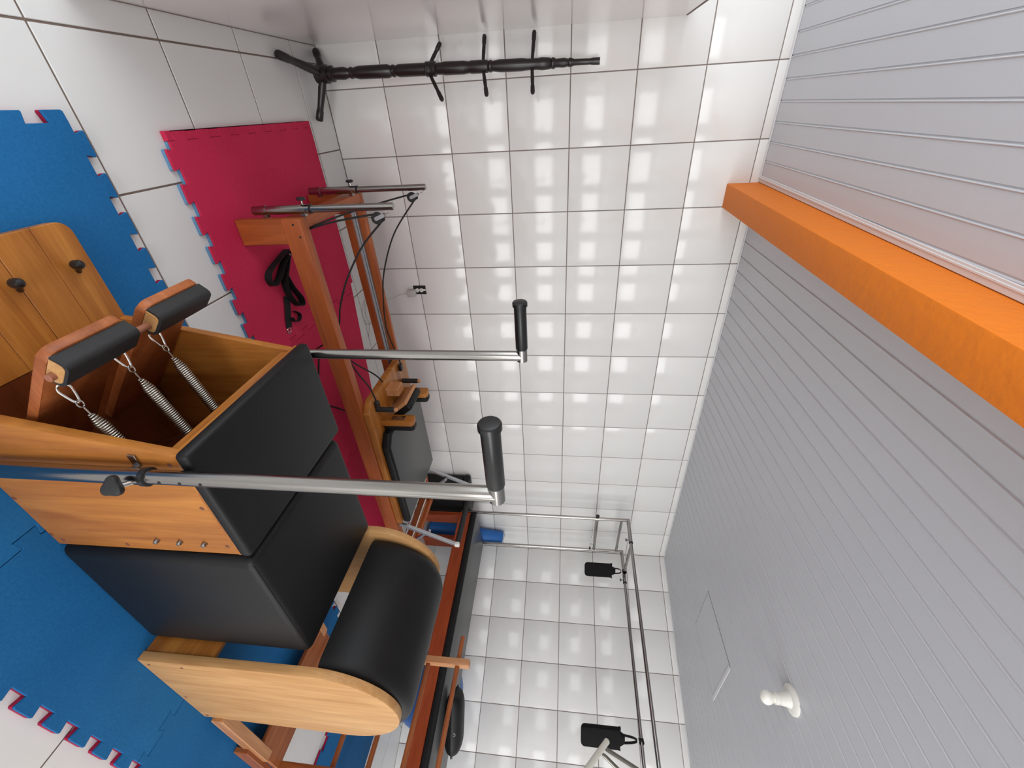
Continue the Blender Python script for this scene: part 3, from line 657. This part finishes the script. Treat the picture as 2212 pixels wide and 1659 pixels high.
# ================================================================== STRAP LYING ON THE PINK MAT
st = thing('webbing_strap', 'black webbing strap with loops lying on the pink mat under the reformer', 'strap', (1.15, -0.97, M))
def ribbon(nm, pts, w, up=Z, par=st, mt='webbing_black'):
    bm = NB(); tube(bm, bez(pts, 8), 0, flat=(w/2, 0.0013, up)); return obj(nm, bm, mt, par)
ribbon('strap_loop', [(1.0, -0.885, .040), (1.02, -0.96, .040), (1.045, -1.05, .040), (1.075, -1.085, .040), (1.115, -1.07, .040), (1.10, -1.02, .040), (1.055, -0.955, .040), (1.015, -0.89, .040)], 0.036)
ribbon('strap_loop', [(1.01, -0.88, .0405), (1.07, -0.935, .0405), (1.13, -0.985, .0405), (1.20, -0.985, .0405), (1.262, -0.950, .0405), (1.272, -0.915, .0405), (1.235, -0.91, .0405), (1.17, -0.945, .0405), (1.10, -0.965, .0405)], 0.037)
ribbon('strap_tail', [(1.20, -0.99, .0255), (1.25, -1.01, .0245), (1.30, -1.035, .0240), (1.34, -1.05, .0230)], 0.045, Vector((0.45, -0.9, 0)))
ribbon('strap_loop', [(1.28, -0.985, .034), (1.31, -0.955, .034), (1.335, -0.975, .034), (1.325, -1.01, .034), (1.30, -1.02, .034)], 0.022)
bm = NB(); tube(bm, [Vector((1.352, -1.058, .0235)) + Vector((math.cos(a)*.013, math.sin(a)*.013, 0)) for a in [2*PI*i/16 for i in range(16)]], 0.002, 6, True); obj('metal_ring', bm, 'steel', st)
bm = NB(); tube(bm, [Vector((1.018, -0.905, .062)) + Vector((0, math.cos(a)*.013, math.sin(a)*.013)) for a in [2*PI*i/16 for i in range(16)]], 0.002, 6, True); obj('metal_ring', bm, 'steel', st)

# ================================================================== COAT RACK
cr = thing('coat_rack', 'dark turned wood coat rack standing in the corner by the partition', 'coat rack', (0.285, -0.18, 0))
base = Vector((0.285, -0.18, 0.055)); top = Vector((0.313, -0.172, 1.54)); ax = (top-base); LN = ax.length
prof = [(0, .030), (.006, .040), (.07, .042), (.075, .032), (.085, .036), (.10, .036), (.105, .026), (.16, .028), (.19, .020), (.195, .026), (.205, .026), (.21, .022), (.24, .029), (.40, .030), (.42, .022), (.425, .027), (.435, .027), (.44, .022), (.46, .028), (.60, .028), (.605, .033), (.655, .033), (.66, .024), (.67, .026), (.69, .026), (.70, .029), (.80, .029), (.83, .025), (.84, .028), (.90, .028), (.925, .027), (.93, .022), (.935, .026), (.945, .026), (.95, .022), (.99, .027), (1.10, .027), (1.13, .024), (1.18, .024), (1.2, .027), (1.24, .024), (1.245, .02), (1.25, .024), (1.26, .024), (1.27, .018), (1.31, .020), (1.33, .016), (1.335, .019), (1.345, .019), (1.36, .014), (1.44, .013), (1.45, .015), (LN, .016)]
bm = NB(); lathe(bm, base, ax, prof, 20); obj('post', bm, 'dark_wood', cr)
for tip in ((0.215, -0.445, 0.021), (0.492, -0.205, 0.021), (0.171, -0.045, 0.021)):
    s = base + Vector((0, 0, 0.045)); d = Vector(tip)-s; L = d.length
    bm = NB(); lathe(bm, s, d, [(0, .016), (.04, .019), (L*.3, .021), (L*.6, .017), (L*.75, .0165), (L*.77, .019), (L-.01, .020), (L-.002, .016), (L, .010)], 14); obj('leg', bm, 'dark_wood', cr)
for z, tips in ((.665, ((.186, -.115, .735), (.436, -.268, .748), (.305, -.295, .702))), (.955, ((.168, -.095, .962), (.428, -.262, .978), (.292, -.05, .945))), (1.205, ((.168, -.095, 1.215), (.431, -.265, 1.212), (.297, -.05, 1.19)))):
    s = base + ax*((z-0.055)/(1.54-0.055))
    for tp in tips:
        d = Vector(tp)-s; L = d.length
        bm = NB(); lathe(bm, s, d, [(0, .007), (.03, .008), (L*.5, .0095), (L*.7, .0085), (L*.72, .0105), (L-.012, .0115), (L-.003, .009), (L, .004)], 12); obj('peg', bm, 'dark_wood', cr)

# ================================================================== TRAPEZE TABLE (stands at a slight angle in the far corner)
RZ = math.radians(6); TL = Vector((3.66, -0.262, 0))
tt = thing('trapeze_table', 'trapeze table with black padded top under painted grey sheen, red wood frame and steel canopy', 'trapeze table', TL, RZ)
def tw(x, y, z):                                   # world point -> table coordinates
    v = Vector((x, y, z)) - TL; c, s = math.cos(-RZ), math.sin(-RZ); return Vector((v.x*c - v.y*s, v.x*s + v.y*c, v.z))
def lobj(nm, bm, mt, par=tt): return obj(nm, bm, mt, par, local=True)
W, LL = 0.60, 2.12
bm = NB(); box(bm, (0, -LL, 0.548), (W, 0, 0.602), 0.014, 3); tp = lobj('table_pad', bm, 'vinyl_black'); bm = NB(); box(bm, (0.013, -LL+0.013, 0.6003), (W-0.013, -0.013, 0.6045), 0.002, 2); lobj('pad_top', bm, 'vinyl_sheen', tp)  # thin grey sheet: sheen painted onto the black table pad
for a, b in (((0.004, -LL+.004, 0.44), (0.045, -0.004, 0.547)), ((W-0.045, -LL+.004, 0.44), (W-0.004, -0.004, 0.547))):
    bm = NB(); box(bm, a, b, 0.003, 1); lobj('side_rail', bm, 'cherry_y')
for ya in (-0.045, -LL+0.004):
    bm = NB(); box(bm, (0.0455, ya, 0.44), (W-0.0455, ya+0.041, 0.547), 0.003, 1); lobj('end_rail', bm, 'cherry_x')
bm = NB(); box(bm, (0.0455, -LL+0.046, 0.53), (W-0.0455, -0.046, 0.5475)); lobj('bed_board', bm, 'cherry_y')
for xa, xw in ((0.006, 0.125), (W-0.176, 0.17)):
    for ya in (-0.05, -LL+0.006):
        bm = NB(); box(bm, (xa, ya, 0.021 if ya < -1 else 0.0), (xa+xw, ya+0.042, 0.4395), 0.003, 1); lobj('leg', bm, 'cherry_z')
r1, ZT = 0.0145, 2.012
xf, xb = 0.035, 0.598
for x in (xf, xb):
    bm = NB(); cyl(bm, (x, 0.022, 0.45), (x, 0.022, ZT+r1), r1, 16); up = lobj('upright', bm, 'steel')
    bm = NB(); cyl(bm, (x, -LL-0.022, 0.45), (x, -LL-0.022, ZT+r1), r1, 16); lobj('upright', bm, 'steel')
    bm = NB(); cyl(bm, (x, 0.022, ZT), (x, -0.205 if x < 0.3 else -0.295, ZT), r1*1.12, 16); cyl(bm, (x, -0.2, ZT), (x, -LL-0.022, ZT), r1*0.9, 16); cb = lobj('canopy_tube', bm, 'steel')
    bm = NB(); lathe(bm, (x, -0.195 if x < 0.3 else -0.285, ZT), (0, -1, 0), [(0, r1*1.15), (0, .0185), (.012, .0185), (.014, r1*.92)], 16); lobj('collar', bm, 'plastic_black', cb)
    bm = NB(); ky_ = -0.175 if x < 0.3 else -0.265; cyl(bm, (x, ky_, ZT-0.012), (x, ky_, ZT-0.034), 0.003, 8); lathe(bm, (x, ky_, ZT-0.032), (0, 0, -1), [(0, .006), (.004, .014), (.012, .012)], 12); lobj('clamp_knob', bm, 'plastic_black', cb)
bm = NB(); cyl(bm, (xf, 0.022, 1.735), (xb, 0.022, 1.735), 0.0125, 14); cbar = lobj('cross_bar', bm, 'steel')
for k in range(3):
    c = Vector((xf + (xb-xf)*(0.33 + 0.24*k), 0.022, 1.722)); bm = NB()
    tube(bm, [c + Vector((math.sin(a)*.013, 0, -.013 + math.cos(a)*.013)) for a in [2*PI*i/16 for i in range(14)]], 0.0022, 6); lobj('hook', bm, 'steel', cbar)
for x, s in ((xf, -1), (xb, 1)):
    bm = NB(); lathe(bm, (x, 0.022, 1.717), Z, [(0, r1), (0, .020), (.036, .020), (.036, r1)], 16); lobj('clamp', bm, 'steel', cbar)
    bm = NB(); cyl(bm, (x+s*0.018 if s < 0 else x-0.03, 0.022, 1.735 if s < 0 else 1.72), (x+s*0.034 if s < 0 else x-0.03, 0.022, 1.735 if s < 0 else 1.70), 0.004, 8); lobj('thumb_screw', bm, 'steel', cbar)
    bm = NB(); p_ = Vector((x-0.033, 0.022, 1.735)) if s < 0 else Vector((x-0.03, 0.022, 1.704)); d_ = Vector((-1, 0, 0)) if s < 0 else Vector((0, 0, -1))
    lathe(bm, p_, d_, [(0, .006), (.004, .017), (.014, .016), (.017, .01)], 14); lobj('thumb_knob', bm, 'plastic_black', cbar)
bm = NB(); cyl(bm, (xf, 0.022, 1.955), (xb, 0.022, 1.955), 0.0125, 14); lobj('cross_bar', bm, 'steel')
bm = NB(); cyl(bm, (xf, -0.225, ZT-0.002), (xb, -0.205, ZT-0.002), 0.0125, 14); sb = lobj('sliding_bar', bm, 'steel')
for k in range(2):
    c = Vector((0.22 + 0.16*k, -0.218, ZT-0.016)); bm = NB()
    tube(bm, [c + Vector((math.sin(a)*.012, 0, -.012 + math.cos(a)*.012)) for a in [2*PI*i/16 for i in range(14)]], 0.002, 6); lobj('hook', bm, 'steel', sb)

# padded loops hanging from the canopy
def hang_loop(label, loc, rz, w, h, drop):
    t = thing('fleece_loop', label, 'strap loop', loc, rz, 'padded loops on the canopy')
    # fleece body: flat pad with rounded lower end, flared shoulders at the top
    z1 = -drop; z0 = z1-h
    poly = arc(w/2-0.03, z0+0.03, 0.03, 270, 360, 5)[0:] + [(w/2, z1-0.02), (w/2+0.006, z1), (w*0.32, z1-0.004), (0.022, z1+0.03), (-0.022, z1+0.03), (-w*0.32, z1-0.004), (-w/2-0.006, z1), (-w/2, z1-0.02)] + arc(-w/2+0.03, z0+0.03, 0.03, 180, 270, 5)
    bm = NB(); prism(bm, poly, (0, -0.022, 0), X, Z, Y*0.044, 0.010, 2); obj('fleece_pad', bm, 'fleece_black', t, local=True)
    for s in (-1, 1):
        bm = NB(); tube(bm, bez([(s*w*0.22, 0.0, z1-0.01), (s*0.02, 0, -drop*0.45), (s*0.006, 0, -0.03)], 6), 0, flat=(0.011, 0.0016, Y)); obj('strap', bm, 'webbing_black', t, local=True)
    bm = NB(); pts = [Vector((math.sin(a)*0.0172, 0, math.cos(a)*0.0172)) for a in [2*PI*i/18 for i in range(18)]]
    tube(bm, pts, 0, closed=True, flat=(0.019, 0.0016, Y)); obj('strap_wrap', bm, 'webbing_black', t, local=True)
    return t
def t2w(x, y, z):
    c, s = math.cos(RZ), math.sin(RZ); return TL + Vector((x*c - y*s, x*s + y*c, z))
hang_loop('black fleece loop hanging from the cross bar near the corner of the canopy', t2w(0.545, -0.207, ZT-0.002), math.radians(-34), 0.125, 0.26, 0.115)
hang_loop('black fleece loop hanging from the back canopy tube above the black sandbag', t2w(xb, -1.45, ZT), math.radians(-34), 0.15, 0.29, 0.15)
# white roll-down bar on springs
wb = thing('roll_down_bar', 'white roll-down bar on springs hanging beside the rear padded loop', 'exercise bar', (4.02, -1.80, 1.73))
a_, b_ = Vector((4.08, -1.757, 1.733)), Vector((3.90, -2.077, 1.477))
bm = NB(); cyl(bm, a_, b_, 0.019, 18, 0.004); obj('bar', bm, 'cream_paint', wb)
for f_, q in ((0.10, (4.27, -1.86, 1.99)), (0.18, (4.275, -1.98, 1.99))):
    s_ = a_.lerp(b_, f_) + Vector((0.012, 0, -0.022)); q = Vector(q); d = (q-s_).normalized()
    bm = NB(); tube(bm, [s_ + d*(0.012 + 0.012*math.cos(a)) + Z*0.012*math.sin(a) for a in [2*PI*i/14 for i in range(14)]], 0.0025, 6, True); obj('ring', bm, 'steel', wb)
    p0 = s_ + d*0.024; L = (q-p0).length; u_, v_ = frame(d); turns = int(L/0.006); pts = []
    for i in range(turns*8+1):
        s = i/(turns*8); rr = 0.011*min(1, .3+s*8, .3+(1-s)*8); th = 2*PI*i/8; pts.append(p0 + d*(s*L) + u_*math.cos(th)*rr + v_*math.sin(th)*rr)
    bm = NB(); tube(bm, pts, 0.0026, 5); obj('coil_spring', bm, 'spring_steel', wb, smooth=60)
# sandbag on the table
sg = thing('sandbag', 'black soft sandbag with metal eyelets lying on the trapeze table', 'sandbag', (4.08, -1.745, 0.6048), math.radians(-38))
bm = NB(); NX, NYY = 16, 8; grid = []
lx, ly = 0.40, 0.19
for sgn in (1, -1):
    g = []
    for i in range(NX+1):
        row = []
        for j in range(NYY+1):
            u, v = i/NX*2-1, j/NYY*2-1; prf = (max(0, 1-abs(u)**5)*max(0, 1-abs(v)**2.4))**0.5
            wv = 1-0.12*(1-abs(u)**3)*0
            row.append(Vector((u*lx/2, v*ly/2*(0.80+0.20*(1-abs(u)**4)), 0.066 + sgn*(0.004 + 0.062*prf))))
        g.append(row)
    grid.append(g)
vt = [[bm.verts.new(p) for p in r] for r in grid[0]]; vb = [[bm.verts.new(p) for p in r] for r in grid[1]]
for i in range(NX):
    for j in range(NYY):
        bm.faces.new((vt[i][j], vt[i+1][j], vt[i+1][j+1], vt[i][j+1])); bm.faces.new((vb[i][j], vb[i][j+1], vb[i+1][j+1], vb[i+1][j]))
for i in range(NX):
    bm.faces.new((vt[i][0], vb[i][0], vb[i+1][0], vt[i+1][0])); bm.faces.new((vt[i][NYY], vt[i+1][NYY], vb[i+1][NYY], vb[i][NYY]))
for j in range(NYY):
    bm.faces.new((vt[0][j], vt[0][j+1], vb[0][j+1], vb[0][j])); bm.faces.new((vt[NX][j], vb[NX][j], vb[NX][j+1], vt[NX][j+1]))
obj('bag', bm, 'vinyl_black', sg, local=True, smooth=60)
for ex, ey, ez in ((0.03, -0.083, 0.085), (0.20, -0.055, 0.07)):
    bm = NB(); c = Vector((ex, ey, ez)); tube(bm, [c + Vector((math.cos(a)*.008, -0.004, math.sin(a)*.008)) for a in [2*PI*i/14 for i in range(14)]], 0.0022, 6, True); obj('eyelet', bm, 'steel_bright', sg, local=True)
# things behind the table
bl = NB(); bmesh.ops.create_uvsphere(bl, u_segments=48, v_segments=24, radius=0.29); bmesh.ops.translate(bl, verts=bl.verts, vec=(4.66, -1.38, 0.2905))
tag(obj('exercise_ball', bl, 'blue_ball', smooth=80), 'large blue exercise ball on the floor behind the trapeze table', 'exercise ball')
rl = thing('rolled_mat', 'rolled blue exercise mat leaning in the corner behind the trapeze table', 'rolled mat', (4.24, -0.105, 0))
a_, b_ = Vector((4.165, -0.085, 0.012)), Vector((4.30, -0.08, 0.80))
bm = NB(); lathe(bm, a_, b_-a_, [(0, .062), (.006, .072), (.77, .072), (.785, .066), (.79, .058)], 24); obj('roll', bm, 'blue_roll', rl)
bm = NB(); d = (b_-a_).normalized(); u_, v_ = frame(d); pts = []
for i in range(60): th = i*0.5; rr = 0.056 - 0.0016*i*0.5; pts.append(b_ + d*0.001 + u_*math.cos(th)*rr + v_*math.sin(th)*rr)
tube(bm, pts, 0.0012, 5); obj('roll_edge', bm, 'foam_blue', rl)
sbx = thing('sitting_box', 'black padded box standing against the tiled wall beyond the foot bar', 'padded box', (3.56, -0.115, 0))
bm = NB(); box(bm, (3.43, -0.205, 0.0), (3.80, -0.02, 0.46), 0.006, 2); obj('box_body', bm, 'vinyl_black', sbx)
bm = NB(); box(bm, (3.422, -0.213, 0.4605), (3.808, -0.012, 0.525), 0.018, 3); obj('box_pad', bm, 'vinyl_black', sbx)

# ================================================================== SMALL THINGS ON WALL AND CEILING
wo = thing('wall_outlet', 'uncovered wall outlet with white sockets in a black opening in the tiles', 'outlet', (1.552, 0, 0.345))
bm = NB(); box(bm, (1.520, -0.0015, 0.300), (1.585, 0.002, 0.392)); obj('back_box', bm, 'void_dark', wo)
bm = NB(); box(bm, (1.546, -0.003, 0.302), (1.560, -0.0016, 0.390), 0.0008, 1); obj('mounting_frame', bm, 'white_plastic', wo)
for z in (0.329, 0.360):
    bm = NB(); lathe(bm, (1.553, -0.003, z), (0, -1, 0), [(0, .0145), (.006, .0145), (.008, .012)], 18); so = obj('socket', bm, 'white_plastic', wo)
    for dx in (-0.005, 0.005):
        bm = NB(); lathe(bm, (1.553+dx, -0.0109, z), (0, -1, 0), [(0, .0022), (.0006, .0022)], 8); obj('socket_hole', bm, 'void_dark', so)
cg2 = thing('phone_charger', 'small white plug charger with thin cable hanging below the wall outlet', 'charger', (1.563, -0.03, 0.29))
bm = NB(); box(bm, (1.542, -0.056, 0.262), (1.588, -0.0125, 0.322), 0.006, 2); obj('plug_body', bm, 'grey_plastic', cg2)
bm = NB(); tube(bm, bez([(1.566, -0.034, 0.262), (1.572, -0.032, 0.235), (1.585, -0.028, 0.185), (1.612, -0.022, 0.115), (1.63, -0.03, 0.04), (1.60, -0.06, 0.006), (1.55, -0.13, 0.004), (1.57, -0.22, 0.004), (1.62, -0.27, 0.004), (1.70, -0.25, 0.0045), (1.73, -0.19, 0.005), (1.68, -0.13, 0.006), (1.60, -0.13, 0.007), (1.58, -0.19, 0.007), (1.64, -0.23, 0.006), (1.72, -0.22, 0.008), (1.80, -0.27, 0.004)], 10), 0.0021, 6); obj('cable', bm, 'grey_plastic', cg2)
lp = thing('ceiling_lamp', 'bare white bulb in a round white plastic ceiling socket', 'lamp', (2.897, -1.863, CEIL))
c = Vector((2.897, -1.863, CEIL))
bm = NB(); lathe(bm, c + Z*0.001, (0, 0, -1), [(0, .066), (.010, .066), (.014, .061), (.018, .048)], 32); obj('base_plate', bm, 'white_plastic', lp)
bm = NB(); lathe(bm, c - Z*0.0175, (0, 0, -1), [(0, .036), (.012, .032), (.035, .027), (.045, .027), (.046, .023), (.050, .023), (.051, .027), (.066, .026), (.067, .018)], 28); obj('socket', bm, 'white_plastic', lp)
bm = NB(); lathe(bm, c - Z*0.083, (0, 0, -1), [(0, .018), (.008, .020), (.018, .027), (.030, .031), (.042, .030), (.053, .023), (.059, .012), (.061, .003)], 28); obj('bulb', bm, 'white_bulb', lp)
ht = thing('ceiling_hatch', 'square grey access hatch set into the far ceiling boards', 'hatch', (3.82, -1.19, CEIL))
bm = NB(); box(bm, (3.572, -1.447, CEIL-0.0010), (4.070, -0.936, CEIL+0.0015)); obj('gap_frame', bm, 'void_dark', ht)
bm = NB(); box(bm, (3.5755, -1.443, CEIL-0.0022), (4.058, -0.940, CEIL-0.0005), 0.0005, 1); obj('hatch_panel', bm, 'pvc_grey', ht)
bm = NB(); box(bm, (3.575, -1.462, CEIL-0.0062), (4.075, -1.436, CEIL-0.0005), 0.002, 1); obj('edge_strip', bm, 'pvc_trim', ht)
